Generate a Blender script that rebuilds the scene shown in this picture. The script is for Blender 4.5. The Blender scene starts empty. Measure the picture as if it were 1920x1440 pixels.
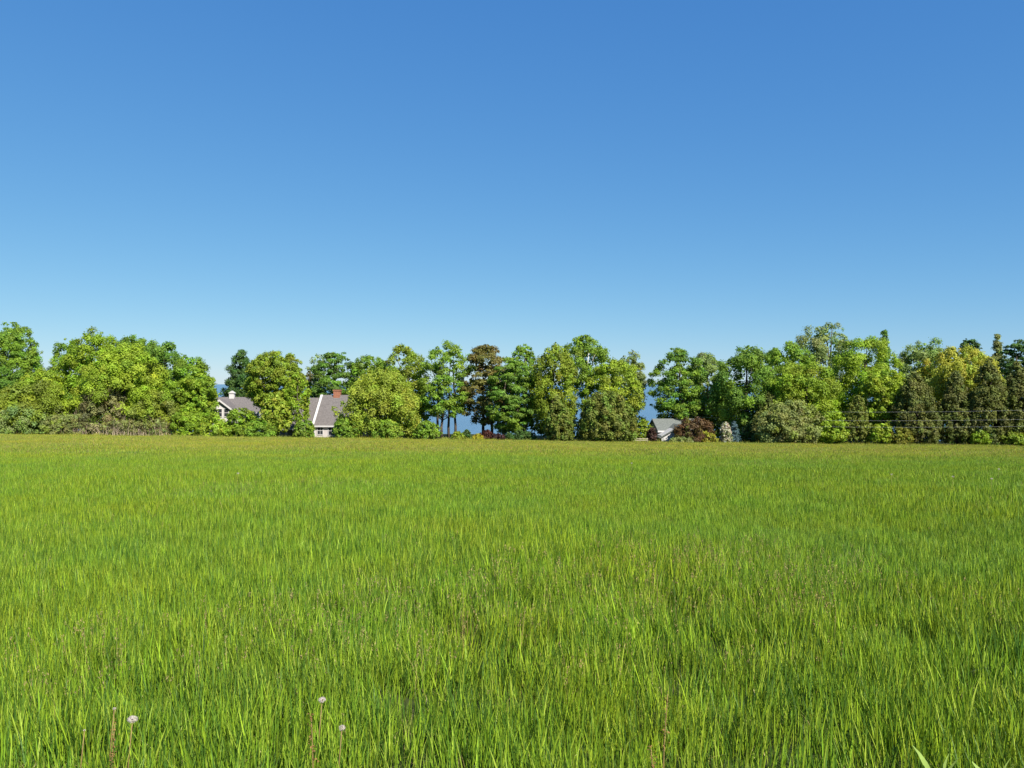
import bpy, math, random
import numpy as np
from mathutils import Vector

S = bpy.context.scene
COL = S.collection
rad = math.radians

# ------------------------------------------------------------------ camera, sky, sun, exposure
EYE = 1.65                       # camera height over the field
F = 1507.0                       # focal length in pixels of the 1920 wide photograph
EXPOSURE = 0.80
SUN_EL, SUN_AZ = 41.0, 145.0     # azimuth clockwise from the viewing direction (+Y)

cam = bpy.data.cameras.new('camera')
cam.sensor_width = 36.0
cam.lens = 36.0 * F / 1920.0
cam.clip_start, cam.clip_end = 0.05, 90000.0
cam_ob = bpy.data.objects.new('camera', cam)
COL.objects.link(cam_ob)
cam_ob.location = (0, 0, EYE)
cam_ob.rotation_euler = (rad(90), 0, 0)
S.camera = cam_ob

world = bpy.data.worlds.new('World')
S.world = world
world.use_nodes = True
wn, wl = world.node_tree.nodes, world.node_tree.links
bg = wn['Background']
sky = wn.new('ShaderNodeTexSky')
sky.sky_type = 'NISHITA'
sky.sun_disc = False
sky.sun_elevation, sky.sun_rotation = rad(SUN_EL), rad(SUN_AZ)
sky.air_density, sky.dust_density, sky.ozone_density = 0.7, 0.1, 6.0
# one tone curve per channel for the whole dome (clear spring sky, saturated by the phone camera)
sep = wn.new('ShaderNodeSeparateColor'); com = wn.new('ShaderNodeCombineColor')
wl.new(sky.outputs[0], sep.inputs[0])
for c, (g, m) in enumerate(((0.94, 1.03), (0.636, 2.03), (0.325, 4.26))):
    p = wn.new('ShaderNodeMath'); p.operation = 'POWER'; p.inputs[1].default_value = g
    q = wn.new('ShaderNodeMath'); q.operation = 'MULTIPLY'; q.inputs[1].default_value = m / 2 ** EXPOSURE
    wl.new(sep.outputs[c], p.inputs[0]); wl.new(p.outputs[0], q.inputs[0]); wl.new(q.outputs[0], com.inputs[c])
wl.new(com.outputs[0], bg.inputs[0])
bg.inputs[1].default_value = 0.1

sun = bpy.data.lights.new('sun', 'SUN')
sun.energy, sun.angle, sun.color = 5.0, rad(0.53), (1.0, 0.95, 0.86)
sun_ob = bpy.data.objects.new('sun', sun)
COL.objects.link(sun_ob)
sd = Vector((math.sin(rad(SUN_AZ)) * math.cos(rad(SUN_EL)), math.cos(rad(SUN_AZ)) * math.cos(rad(SUN_EL)), math.sin(rad(SUN_EL))))
sun_ob.rotation_euler = sd.to_track_quat('Z', 'Y').to_euler()
sun_ob.location = (30, -40, 60)

vs = S.view_settings
vs.view_transform, vs.look, vs.exposure, vs.gamma, vs.use_curve_mapping = 'Standard', 'None', EXPOSURE, 1.0, False
cy = S.cycles
cy.max_bounces, cy.diffuse_bounces, cy.glossy_bounces, cy.transmission_bounces, cy.transparent_max_bounces = 6, 3, 2, 4, 4
cy.caustics_reflective = cy.caustics_refractive = False
cy.use_denoising = True

# ------------------------------------------------------------------ helpers
def tag(o, label=None, cat=None, group=None, kind=None):
    if label: o['label'] = label
    if cat: o['category'] = cat
    if group: o['group'] = group
    if kind: o['kind'] = kind
    return o

def link(o, parent=None):
    COL.objects.link(o)
    if parent is not None:
        o.parent = parent
    return o

def empty(name, loc, rz=0.0):
    o = bpy.data.objects.new(name, None)
    o.empty_display_size = 0.3
    o.location = loc
    o.rotation_euler = (0, 0, rz)
    return link(o)

def np_mesh(name, verts, faces, mat=None, tint=None, smooth=False):
    """verts (n,3); faces: list of equal-width int arrays (k,3) / (k,4); tint: per-face rgb."""
    me = bpy.data.meshes.new(name)
    verts = np.asarray(verts, np.float32)
    faces = [np.asarray(f, np.int32) for f in faces if len(f)]
    nf = sum(len(f) for f in faces)
    loops = np.concatenate([f.ravel() for f in faces])
    sizes = np.concatenate([np.full(len(f), f.shape[1], np.int32) for f in faces])
    starts = np.concatenate([[0], np.cumsum(sizes)[:-1]]).astype(np.int32)
    me.vertices.add(len(verts)); me.vertices.foreach_set('co', verts.ravel())
    me.loops.add(len(loops)); me.loops.foreach_set('vertex_index', loops)
    me.polygons.add(nf); me.polygons.foreach_set('loop_start', starts)
    me.polygons.foreach_set('use_smooth', np.full(nf, smooth))
    me.update(calc_edges=True)
    if tint is not None:
        a = me.attributes.new('tint', 'FLOAT_COLOR', 'FACE')
        a.data.foreach_set('color', np.c_[tint, np.ones(len(tint))].astype(np.float32).ravel())
    if mat is not None:
        me.materials.append(mat)
    return me

class MB:
    """collects boxes, prisms and tubes for ONE mesh"""
    def __init__(s): s.v, s.f = [], []
    def poly(s, pts, faces):
        b = len(s.v); s.v += [tuple(p) for p in pts]; s.f += [tuple(b + i for i in f) for f in faces]; return s
    def box(s, x0, x1, y0, y1, z0, z1):
        return s.poly([(x0,y0,z0),(x1,y0,z0),(x1,y1,z0),(x0,y1,z0),(x0,y0,z1),(x1,y0,z1),(x1,y1,z1),(x0,y1,z1)],
                      [(0,3,2,1),(4,5,6,7),(0,1,5,4),(1,2,6,5),(2,3,7,6),(3,0,4,7)])
    def slab(s, a, b, c, d, t):
        """quad a b c d with thickness t along its normal"""
        a, b, c, d = map(Vector, (a, b, c, d)); n = (b - a).cross(d - a).normalized() * t
        return s.poly([a,b,c,d,a-n,b-n,c-n,d-n], [(0,1,2,3),(7,6,5,4),(0,4,5,1),(1,5,6,2),(2,6,7,3),(3,7,4,0)])
    def prism(s, prof, axis, lo, hi):
        """profile of (u,z) points extruded along axis 'x' or 'y'"""
        n = len(prof)
        P = lambda u, z, k: (k, u, z) if axis == 'x' else (u, k, z)
        return s.poly([P(u, z, lo) for u, z in prof] + [P(u, z, hi) for u, z in prof],
                      [tuple(range(n)), tuple(range(2*n-1, n-1, -1))] + [(i, n+i, n+(i+1) % n, (i+1) % n) for i in range(n)])
    def tube(s, pts, rs, n=7):
        b = len(s.v); pts = [Vector(p) for p in pts]
        for i, p in enumerate(pts):
            t = (pts[min(i+1, len(pts)-1)] - pts[max(i-1, 0)]).normalized()
            u = t.cross(Vector((0, 1, 0.13))).normalized(); w = t.cross(u)
            for k in range(n):
                a = 2 * math.pi * k / n
                s.v.append(tuple(p + (u * math.cos(a) + w * math.sin(a)) * rs[i]))
        for i in range(len(pts) - 1):
            for k in range(n):
                s.f.append((b+i*n+k, b+i*n+(k+1) % n, b+(i+1)*n+(k+1) % n, b+(i+1)*n+k))
        s.f.append(tuple(b + k for k in reversed(range(n)))); s.f.append(tuple(b + (len(pts)-1)*n + k for k in range(n)))
        return s
    def build(s, name, mat, parent=None, smooth=False):
        me = bpy.data.meshes.new(name); me.from_pydata(s.v, [], s.f); me.update()
        if smooth: me.polygons.foreach_set('use_smooth', [True] * len(me.polygons))
        me.materials.append(mat)
        return link(bpy.data.objects.new(name, me), parent)

def smooth01(a, b, x):
    t = np.clip((x - a) / (b - a), 0, 1); return t * t * (3 - 2 * t)

LAKE_Z = -22.0
def gz(x, y):
    """terrain height: a hay field falling to the lake shore, a level yard strip, then the bank"""
    x = np.asarray(x, float); y = np.asarray(y, float)
    z = -0.0557 * np.clip(y, -80, 112) - 0.03 * np.clip(y - 112, 0, 20) - 0.21 * np.clip(y - 133, 0, 130)
    z = z - 0.0112 * np.clip(x, -250, 250) * smooth01(0, 90, y)
    z = z + 0.05 * np.sin(x * 0.21 + y * 0.05) * np.sin(y * 0.17 + 1.0) * smooth01(4, 20, y) + 0.10 * np.sin(x * 0.045 + 1.3) * np.sin(y * 0.06) * smooth01(10, 40, y)
    return z

def at(px, Y):
    """world x of a photograph column at depth Y"""
    return (px - 960.0) / F * Y
def zt(py, Y):
    """world height of a photograph row at depth Y"""
    return EYE - (py - 720.0) / F * Y

# ------------------------------------------------------------------ materials
def mat_new(name):
    m = bpy.data.materials.new(name); m.use_nodes = True
    nt = m.node_tree; nt.nodes.clear()
    out = nt.nodes.new('ShaderNodeOutputMaterial')
    return m, nt, out
def N(nt, t, **kw):
    n = nt.nodes.new(t)
    for k, v in kw.items():
        if k[0] == 'i' and k[1:].isdigit(): n.inputs[int(k[1:])].default_value = v
        else: setattr(n, k, v)
    return n
def ramp(nt, fac, stops):
    r = nt.nodes.new('ShaderNodeValToRGB'); e = r.color_ramp.elements
    while len(e) < len(stops): e.new(0.5)
    for el, (p, c) in zip(e, stops): el.position = p; el.color = (*c, 1)
    nt.links.new(fac, r.inputs[0]); return r.outputs[0]
def mixc(nt, fac, a, b, mode='MIX'):
    n = nt.nodes.new('ShaderNodeMix'); n.data_type = 'RGBA'; n.blend_type = mode
    for sock, v in ((n.inputs[0], fac), (n.inputs[6], a), (n.inputs[7], b)):
        if hasattr(v, 'links'): nt.links.new(v, sock)
        elif isinstance(v, (int, float)): sock.default_value = v
        else: sock.default_value = (*v, 1)
    return n.outputs[2]
def noise(nt, vec, scale, detail=3.0, rough=0.55):
    n = N(nt, 'ShaderNodeTexNoise'); n.inputs['Scale'].default_value = scale; n.inputs['Detail'].default_value = detail; n.inputs['Roughness'].default_value = rough
    if vec is not None: nt.links.new(vec, n.inputs['Vector'])
    return n.outputs['Fac']

def plain(name, col, rough=0.7, var=0.15, scale=3.0, spec=0.3, bump=0.0, metallic=0.0):
    """painted / wooden / mineral surface with grain and weathering"""
    m, nt, out = mat_new(name)
    b = N(nt, 'ShaderNodeBsdfPrincipled'); b.inputs['Roughness'].default_value = rough
    b.inputs['Specular IOR Level'].default_value = spec; b.inputs['Metallic'].default_value = metallic
    tc = N(nt, 'ShaderNodeTexCoord'); f = noise(nt, tc.outputs['Object'], scale, 5)
    lo = tuple(c * (1 - var) for c in col); hi = tuple(min(1, c * (1 + var)) for c in col)
    nt.links.new(ramp(nt, f, [(0.3, lo), (0.7, hi)]), b.inputs['Base Color'])
    if bump:
        bp = N(nt, 'ShaderNodeBump'); bp.inputs['Strength'].default_value = bump
        nt.links.new(noise(nt, tc.outputs['Object'], scale * 6, 4), bp.inputs['Height']); nt.links.new(bp.outputs[0], b.inputs['Normal'])
    nt.links.new(b.outputs[0], out.inputs[0])
    return m

def leafy(name, transl=0.34, rough=0.55, spec=0.25, grass=False):
    """thin leaves: reflecting and letting light through; colour from the per-leaf tint"""
    m, nt, out = mat_new(name)
    at_ = N(nt, 'ShaderNodeAttribute', attribute_name='tint'); col = at_.outputs['Color']
    geo = N(nt, 'ShaderNodeNewGeometry'); pos = geo.outputs['Position']
    if grass:
        oi = N(nt, 'ShaderNodeObjectInfo')
        big = noise(nt, pos, 0.16, 4.0, 0.6)
        mid = noise(nt, pos, 0.9, 3.0)
        # drifts of yellower, bluer and browner grass across the field
        col = mixc(nt, ramp(nt, big, [(0.42, (0, 0, 0)), (0.62, (1, 1, 1))]), col, mixc(nt, 1.0, col, (1.15, 1.03, 0.80), 'MULTIPLY'))
        big2 = N(nt, 'ShaderNodeVectorMath', operation='ADD', i1=(37, 11, 5)); nt.links.new(pos, big2.inputs[0])
        col = mixc(nt, ramp(nt, noise(nt, big2.outputs[0], 0.23, 3.0), [(0.56, (0, 0, 0)), (0.70, (1, 1, 1))]), col, mixc(nt, 1.0, col, (0.88, 0.98, 1.22), 'MULTIPLY'))
        # the strip along the tree line is thinner, yellower hay
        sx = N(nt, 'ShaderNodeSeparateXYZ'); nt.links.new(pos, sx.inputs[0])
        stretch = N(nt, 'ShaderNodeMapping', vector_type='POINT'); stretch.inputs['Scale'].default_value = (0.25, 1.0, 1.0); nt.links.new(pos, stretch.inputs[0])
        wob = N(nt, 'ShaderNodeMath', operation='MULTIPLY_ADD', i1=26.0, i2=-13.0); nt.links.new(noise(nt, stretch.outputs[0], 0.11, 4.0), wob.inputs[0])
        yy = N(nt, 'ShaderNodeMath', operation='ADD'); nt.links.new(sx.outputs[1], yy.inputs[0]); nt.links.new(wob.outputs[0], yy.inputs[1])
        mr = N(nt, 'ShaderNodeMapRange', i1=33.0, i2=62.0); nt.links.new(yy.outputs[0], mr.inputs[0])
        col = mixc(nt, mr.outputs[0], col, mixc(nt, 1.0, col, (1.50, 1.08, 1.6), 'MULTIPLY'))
        v = N(nt, 'ShaderNodeMapRange', i3=0.80, i4=1.20); nt.links.new(oi.outputs['Random'], v.inputs[0])
        hs = N(nt, 'ShaderNodeHueSaturation'); nt.links.new(v.outputs[0], hs.inputs['Value']); nt.links.new(col, hs.inputs['Color'])
        mv = N(nt, 'ShaderNodeMapRange', i1=0.25, i2=0.75, i3=0.488, i4=0.512); nt.links.new(mid, mv.inputs[0]); nt.links.new(mv.outputs[0], hs.inputs['Hue'])
        col = hs.outputs[0]
    b = N(nt, 'ShaderNodeBsdfPrincipled'); b.inputs['Roughness'].default_value = rough; b.inputs['Specular IOR Level'].default_value = spec
    nt.links.new(col, b.inputs['Base Color'])
    t = N(nt, 'ShaderNodeBsdfTranslucent')
    nt.links.new(mixc(nt, 1.0, col, (1.15, 1.1, 0.55), 'MULTIPLY'), t.inputs[0])
    mx = N(nt, 'ShaderNodeMixShader', i0=transl)
    nt.links.new(b.outputs[0], mx.inputs[1]); nt.links.new(t.outputs[0], mx.inputs[2]); nt.links.new(mx.outputs[0], out.inputs[0])
    return m

M = {}
M['leaf'] = leafy('tree_leaves')
M['needle'] = leafy('conifer_sprays', transl=0.25, rough=0.6)
M['twig'] = leafy('bare_twigs', transl=0.0, rough=0.85, spec=0.1)
M['grass'] = leafy('meadow_grass', transl=0.22, rough=0.5, spec=0.16, grass=True)
M['bark'] = plain('grey_brown_bark', (0.085, 0.068, 0.052), 0.9, 0.4, 2.2, 0.15, 0.5)
M['pale_bark'] = plain('pale_bark', (0.52, 0.48, 0.40), 0.85, 0.22, 3.0, 0.15, 0.3)
M['white'] = plain('white_painted_wood', (0.52, 0.50, 0.48), 0.6, 0.05, 2.0)
M['cream'] = plain('pale_clapboard', (0.50, 0.455, 0.43), 0.7, 0.07, 1.5)
M['shingle'] = plain('grey_shingles', (0.145, 0.130, 0.124), 0.9, 0.25, 5.0, 0.15, 0.4)
M['shingle_green'] = plain('grey_green_shingles', (0.15, 0.16, 0.145), 0.9, 0.25, 5.0, 0.15, 0.4)
M['brick'] = plain('red_brick', (0.30, 0.13, 0.08), 0.9, 0.3, 7.0, 0.15, 0.4)
M['dark'] = plain('dark_trim_and_eave_shade', (0.03, 0.03, 0.035), 0.6, 0.2, 4.0)  # dark trim colour, also used for the painted shade under the eave
M['glass'] = plain('window_glass', (0.03, 0.035, 0.04), 0.08, 0.2, 1.0, 0.6)
M['wire'] = plain('weathered_aluminium_wire', (0.60, 0.58, 0.52), 0.6, 0.1, 2.0, 0.5)
M['pole'] = plain('weathered_pole_wood', (0.17, 0.13, 0.09), 0.9, 0.3, 3.0, 0.1, 0.4)
M['fence'] = plain('pale_fence_wood', (0.36, 0.32, 0.20), 0.8, 0.2, 3.0)
M['puff'] = plain('dandelion_down', (0.50, 0.43, 0.39), 0.9, 0.15, 60.0, 0.1)
M['seed'] = plain('dandelion_seeds', (0.26, 0.15, 0.08), 0.9, 0.3, 60.0, 0.1)
M['stalk'] = plain('reddish_stalk', (0.20, 0.145, 0.05), 0.7, 0.3, 30.0, 0.2)
M['sorrel'] = plain('sorrel_seed_clusters', (0.20, 0.115, 0.04), 0.9, 0.35, 40.0, 0.1)
M['broad'] = plain('pale_broad_leaf', (0.20, 0.28, 0.06), 0.6, 0.2, 9.0, 0.3)

def ground_mat():
    m, nt, out = mat_new('field_soil_and_thatch')
    b = N(nt, 'ShaderNodeBsdfPrincipled'); b.inputs['Roughness'].default_value = 0.95; b.inputs['Specular IOR Level'].default_value = 0.1
    g = N(nt, 'ShaderNodeNewGeometry'); pos = g.outputs['Position']
    c = ramp(nt, noise(nt, pos, 1.1, 8.0, 0.7), [(0.25, (0.022, 0.028, 0.010)), (0.5, (0.042, 0.056, 0.016)), (0.75, (0.085, 0.085, 0.030))])
    nt.links.new(c, b.inputs['Base Color'])
    bp = N(nt, 'ShaderNodeBump'); bp.inputs['Strength'].default_value = 0.7
    nt.links.new(noise(nt, pos, 14.0, 6.0), bp.inputs['Height']); nt.links.new(bp.outputs[0], b.inputs['Normal'])
    nt.links.new(b.outputs[0], out.inputs[0]); return m
def lake_mat():
    m, nt, out = mat_new('lake_water')
    b = N(nt, 'ShaderNodeBsdfPrincipled'); b.inputs['Roughness'].default_value = 0.22; b.inputs['IOR'].default_value = 1.33
    g = N(nt, 'ShaderNodeNewGeometry')
    st = N(nt, 'ShaderNodeMapping'); st.inputs['Scale'].default_value = (0.6, 1.0, 1.0); nt.links.new(g.outputs['Position'], st.inputs[0])
    nt.links.new(ramp(nt, noise(nt, st.outputs[0], 0.006, 5.0), [(0.35, (0.060, 0.115, 0.17)), (0.65, (0.080, 0.145, 0.21))]), b.inputs['Base Color'])
    bp = N(nt, 'ShaderNodeBump'); bp.inputs['Strength'].default_value = 0.6; bp.inputs['Distance'].default_value = 0.45
    nt.links.new(noise(nt, st.outputs[0], 0.35, 6.0, 0.6), bp.inputs['Height']); nt.links.new(bp.outputs[0], b.inputs['Normal'])
    nt.links.new(b.outputs[0], out.inputs[0]); return m
M['ground'] = ground_mat()
M['lake'] = lake_mat()

# ------------------------------------------------------------------ the setting: ground and lake
def axis(parts):
    return np.unique(np.concatenate([np.linspace(a, b, n) for a, b, n in parts]))
xs = axis([(-900, -140, 20), (-140, 140, 141), (140, 900, 20)])
ys = axis([(-120, 0, 20), (0, 140, 141), (140, 270, 40)])
gx, gy = np.meshgrid(xs, ys)
nv, nx = gx.size, len(xs)
i = np.arange(nv).reshape(gx.shape)
quads = np.stack([i[:-1, :-1], i[:-1, 1:], i[1:, 1:], i[1:, :-1]], -1).reshape(-1, 4)
ground = link(bpy.data.objects.new('ground', np_mesh('ground', np.stack([gx, gy, gz(gx, gy)], -1).reshape(-1, 3), [quads], M['ground'], smooth=True)))
tag(ground, 'sloping hay field running down to the lake shore', 'field', kind='structure')
lx = np.concatenate([-np.geomspace(60000, 900, 12), np.linspace(-800, 800, 9), np.geomspace(900, 60000, 12)])
ly = np.concatenate([np.linspace(150, 900, 8), np.geomspace(1000, 60000, 14)])
ax_, ay_ = np.meshgrid(lx, ly); i = np.arange(ax_.size).reshape(ax_.shape)
quads = np.stack([i[:-1, :-1], i[:-1, 1:], i[1:, 1:], i[1:, :-1]], -1).reshape(-1, 4)
lake = link(bpy.data.objects.new('lake', np_mesh('lake', np.stack([ax_, ay_, np.full(ax_.shape, LAKE_Z)], -1).reshape(-1, 3), [quads], M['lake'])))
tag(lake, 'open blue lake behind the trees', 'lake', kind='structure')

# ------------------------------------------------------------------ trees and shrubs
def profile(shape, t):
    """crown radius (0..1) against relative height t"""
    if shape == 'round': r = np.sqrt(np.clip(1 - np.abs(2 * t - 1) ** 2.3, 0, 1))
    elif shape == 'egg': r = np.sqrt(np.clip(1 - np.abs((t - 0.40) / np.where(t < 0.40, 0.46, 0.60)) ** 2.2, 0, 1))
    elif shape == 'dome': r = np.sqrt(np.clip(1 - t ** 2.4, 0, 1)) * (0.80 + 0.20 * smooth01(0, 0.25, t))
    elif shape == 'cone': r = np.clip(1 - t, 0, 1) ** 0.72 * (0.72 + 0.28 * smooth01(0, 0.16, t))
    elif shape == 'cedar': r = np.clip(1 - t ** 1.9, 0, 1) ** 0.75 * (0.82 + 0.18 * smooth01(0, 0.2, t))
    elif shape == 'vase': r = np.sqrt(np.clip(1 - np.abs((t - 0.66) / np.where(t < 0.66, 0.74, 0.37)) ** 2.2, 0, 1))
    return r

LEAVES = [0]
def leaf_cloud(rng, W, D, z0, z1, shape, colour, leaf=0.24, dens=1.0, clump=0.15, flat=0.75, vary=0.22, droop=0.0, up=0.35, lobes=0.16, accent=None, accent_share=0.0, thin=0.55):
    """crown made of many leaf clumps on a lobed envelope; returns a mesh with a tint per leaf and the clump centres"""
    H = z1 - z0
    mean = (W + D + H) / 3
    rc0 = min(clump * mean, 0.24 * W)
    ncl = int(max(10, 1.5 * dens * (W * H + D * H + W * D) / (rc0 * rc0 * 3.2)))
    t = rng.random(ncl * 6); t = t[rng.random(len(t)) < profile(shape, t) + 0.06][:ncl]; ncl = len(t)
    a = rng.random(ncl) * 2 * np.pi
    f = np.where(rng.random(ncl) < 0.8, rng.uniform(0.70, 1.0, ncl), rng.uniform(0.15, 0.70, ncl))
    ph = rng.random(6) * 6.28
    lob = 1 + lobes * (np.sin(2 * a + ph[0] + 3 * t) + 0.8 * np.sin(3 * a + ph[1] - 5 * t) + 0.6 * np.sin(5 * a + ph[2] + 9 * t)) / 1.5
    r = profile(shape, t) * f * lob
    lean = rng.uniform(-0.05, 0.05, 2)
    rc = rc0 * rng.uniform(0.55, 1.35, ncl)
    shoot = rng.random(ncl) < 0.10; r = np.where(shoot, r * rng.uniform(1.05, 1.28, ncl), r); rc = np.where(shoot, rc * 0.5, rc)
    sx = max(0.2, W / 2 - rc0 * 0.30); sy = max(0.2, D / 2 - rc0 * 0.30)
    zc = z0 + rc0 * 0.45 + t * (H - rc0 * 1.1) + rng.normal(0, 0.02, ncl) * H * lobes * 4 + np.where(shoot, rng.uniform(0, .05, ncl) * H, 0)
    C = np.stack([np.cos(a) * r * sx + lean[0] * H * t, np.sin(a) * r * sy + lean[1] * H * t, zc], -1)
    out = np.stack([np.cos(a) * r / max(W, .1), np.sin(a) * r / max(D, .1), (t - 0.42) * 0.9 / max(H, .1) * 1.0], -1)
    out /= np.linalg.norm(out, axis=1, keepdims=True) + 1e-6
    per = np.maximum(6, (thin * dens * 4 * np.pi * rc ** 2 / (leaf * leaf * 0.62))).astype(int)
    # clumps deep inside and on the lake side carry fewer, larger leaves
    back = C[:, 1] > 0.18 * D; deep = f < 0.70
    big = np.where(deep, 1.9, np.where(back, 1.5, 1.0)); per = np.maximum(4, per * np.where(deep, .32, np.where(back, .42, 1.0))).astype(int)
    k = np.repeat(np.arange(ncl), per); n = len(k)
    d = rng.normal(size=(n, 3)) + 0.75 * out[k]; d[:, 2] += up
    d /= np.linalg.norm(d, axis=1, keepdims=True)
    rr = rc[k] * np.clip(rng.normal(0.86, 0.24, n), 0.1, 1.5)
    P = C[k] + d * rr[:, None] * np.array([1, 1, flat])
    if droop:
        P[:, 2] -= droop * rng.random(n) ** 2 * rc[k] * 1.6
    nrm = d * 0.9 + rng.normal(size=(n, 3)) * 0.42 + np.array([0, 0, 0.25])
    nrm /= np.linalg.norm(nrm, axis=1, keepdims=True)
    u = np.cross(nrm, rng.normal(size=(n, 3))); u /= np.linalg.norm(u, axis=1, keepdims=True)
    w = np.cross(nrm, u)
    sz = (leaf * big[k] * rng.uniform(0.55, 1.35, n))[:, None]
    L, B = u * sz * 0.62, w * sz * 0.40
    V = np.stack([P - L, P + B + L * 0.08, P + L + nrm * sz * -0.10, P - B + L * 0.08], 1).reshape(-1, 3)
    Q = np.arange(n * 4).reshape(n, 4)
    colour = np.array(colour)
    cl = colour[None] * (1 + vary * rng.normal(size=(ncl, 1))) * (1 + 0.06 * rng.normal(size=(ncl, 3)))
    if accent is not None:
        pick = rng.random(ncl) < accent_share; q_ = rng.uniform(.25, .75, (pick.sum(), 1)); cl[pick] = (cl[pick] * (1 - q_) + np.array(accent) * q_) * (1 + 0.10 * rng.normal(size=(pick.sum(), 1)))
    tint = np.clip(cl[k] * (1 + 0.10 * rng.normal(size=(n, 1))), 0.008, 0.6)
    LEAVES[0] += n
    return V, Q, tint, C, rc

def wobble(rng, p0, p1, n, amp):
    p0, p1 = np.array(p0, float), np.array(p1, float)
    pts = [p0 + (p1 - p0) * q for q in np.linspace(0, 1, n)]
    L = np.linalg.norm(p1 - p0)
    return [p + (rng.normal(size=3) * amp * L if 0 < j < n - 1 else 0) for j, p in enumerate(pts)]

def plant(name, label, cat, group, px, Y, top, bot, wpx, shape, colour, seed, mat='leaf', leaf=0.19, dens=1.0, clump=0.072, flat=0.9, droop=0.0, up=0.35,
          lobes=0.16, trunk=True, bark='bark', stems=1, spread=0.35, limbs=5, accent=None, share=0.0, depth=None, vary=0.15, thick=0.022, thin=0.72, part=None, base_px=None):
    rng = np.random.default_rng(seed)
    x = at(px, Y); W = wpx / F * Y; D = (depth or W * rng.uniform(0.85, 1.0))
    g = float(gz(x, Y)); H = zt(top, Y) - g
    z0 = max(0.02, zt(bot, Y) - g)
    root = tag(empty(name, (x, Y, g)), label, cat, group)
    V, Q, tint, C, rc = leaf_cloud(rng, W, D, z0, H, shape, colour, leaf, dens, clump, flat, vary, droop, up, lobes, accent, share, thin)
    V[:, 2] = np.maximum(V[:, 2], 0.03)
    pn = part or ('crown' if trunk else 'foliage')
    cr = link(bpy.data.objects.new(pn, np_mesh(pn, V, [Q], M[mat], tint)), root)
    if trunk:
        for s_ in range(stems):
            off = np.array([0, 0, 0.0]) if stems == 1 else np.array([(s_ - (stems - 1) / 2) * spread * 2 / max(1, stems - 1) * W / 2 + rng.normal() * 0.15, rng.normal() * 0.6, 0])
            top_p = off * 0.75 + np.array([rng.normal() * 0.03 * W, rng.normal() * 0.03 * W, z0 + (H - z0) * 0.80])
            pts = wobble(rng, off + np.array([0, 0, -0.3]), top_p, 7, 0.008)
            r0 = max(0.05, thick * H / (1 if stems == 1 else 1.35))
            MB().tube(pts, list(r0 * np.linspace(1.15, 0.22, 7) ** 1.05), 8).build('trunk', M[bark], root, True)
            order = np.argsort(rng.random(len(C)))[:max(2, limbs // stems)]
            for j in order:
                tgt = C[j]; q = np.clip((tgt[2] * 0.62 - pts[0][2]) / (pts[-1][2] - pts[0][2]), 0.2, 0.9) * 6
                b0 = int(q); st = pts[b0] + (pts[min(6, b0 + 1)] - pts[b0]) * (q - b0)
                lp = wobble(rng, st, tgt, 4, 0.03)
                MB().tube(lp, [r0 * 0.42, r0 * 0.30, r0 * 0.2, r0 * 0.08], 6).build('limb', M[bark], root, True)
    else:
        for j in range(3):
            p1 = C[rng.integers(len(C))]
            MB().tube(wobble(rng, (rng.normal() * 0.12 * W, rng.normal() * 0.12 * W, -0.15), p1, 4, 0.04), [0.05, 0.04, 0.03, 0.015], 6).build('stem', M[bark], root, True)
    return root

# leaf colours (albedo)
BRIGHT = (0.300, 0.405, 0.032)
LIME = (0.325, 0.400, 0.044)
FRESH = (0.245, 0.360, 0.026)
GREEN = (0.188, 0.312, 0.032)
DEEP = (0.138, 0.250, 0.032)
DARK = (0.068, 0.130, 0.028)
OLIVE = (0.235, 0.305, 0.028)
CEDAR = (0.165, 0.195, 0.032)
BROWNC = (0.132, 0.150, 0.034)
RUSSET = (0.195, 0.165, 0.042)
GOLD = (0.400, 0.425, 0.052)
PALE = (0.245, 0.325, 0.095)
SAGE = (0.240, 0.275, 0.080)

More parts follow.
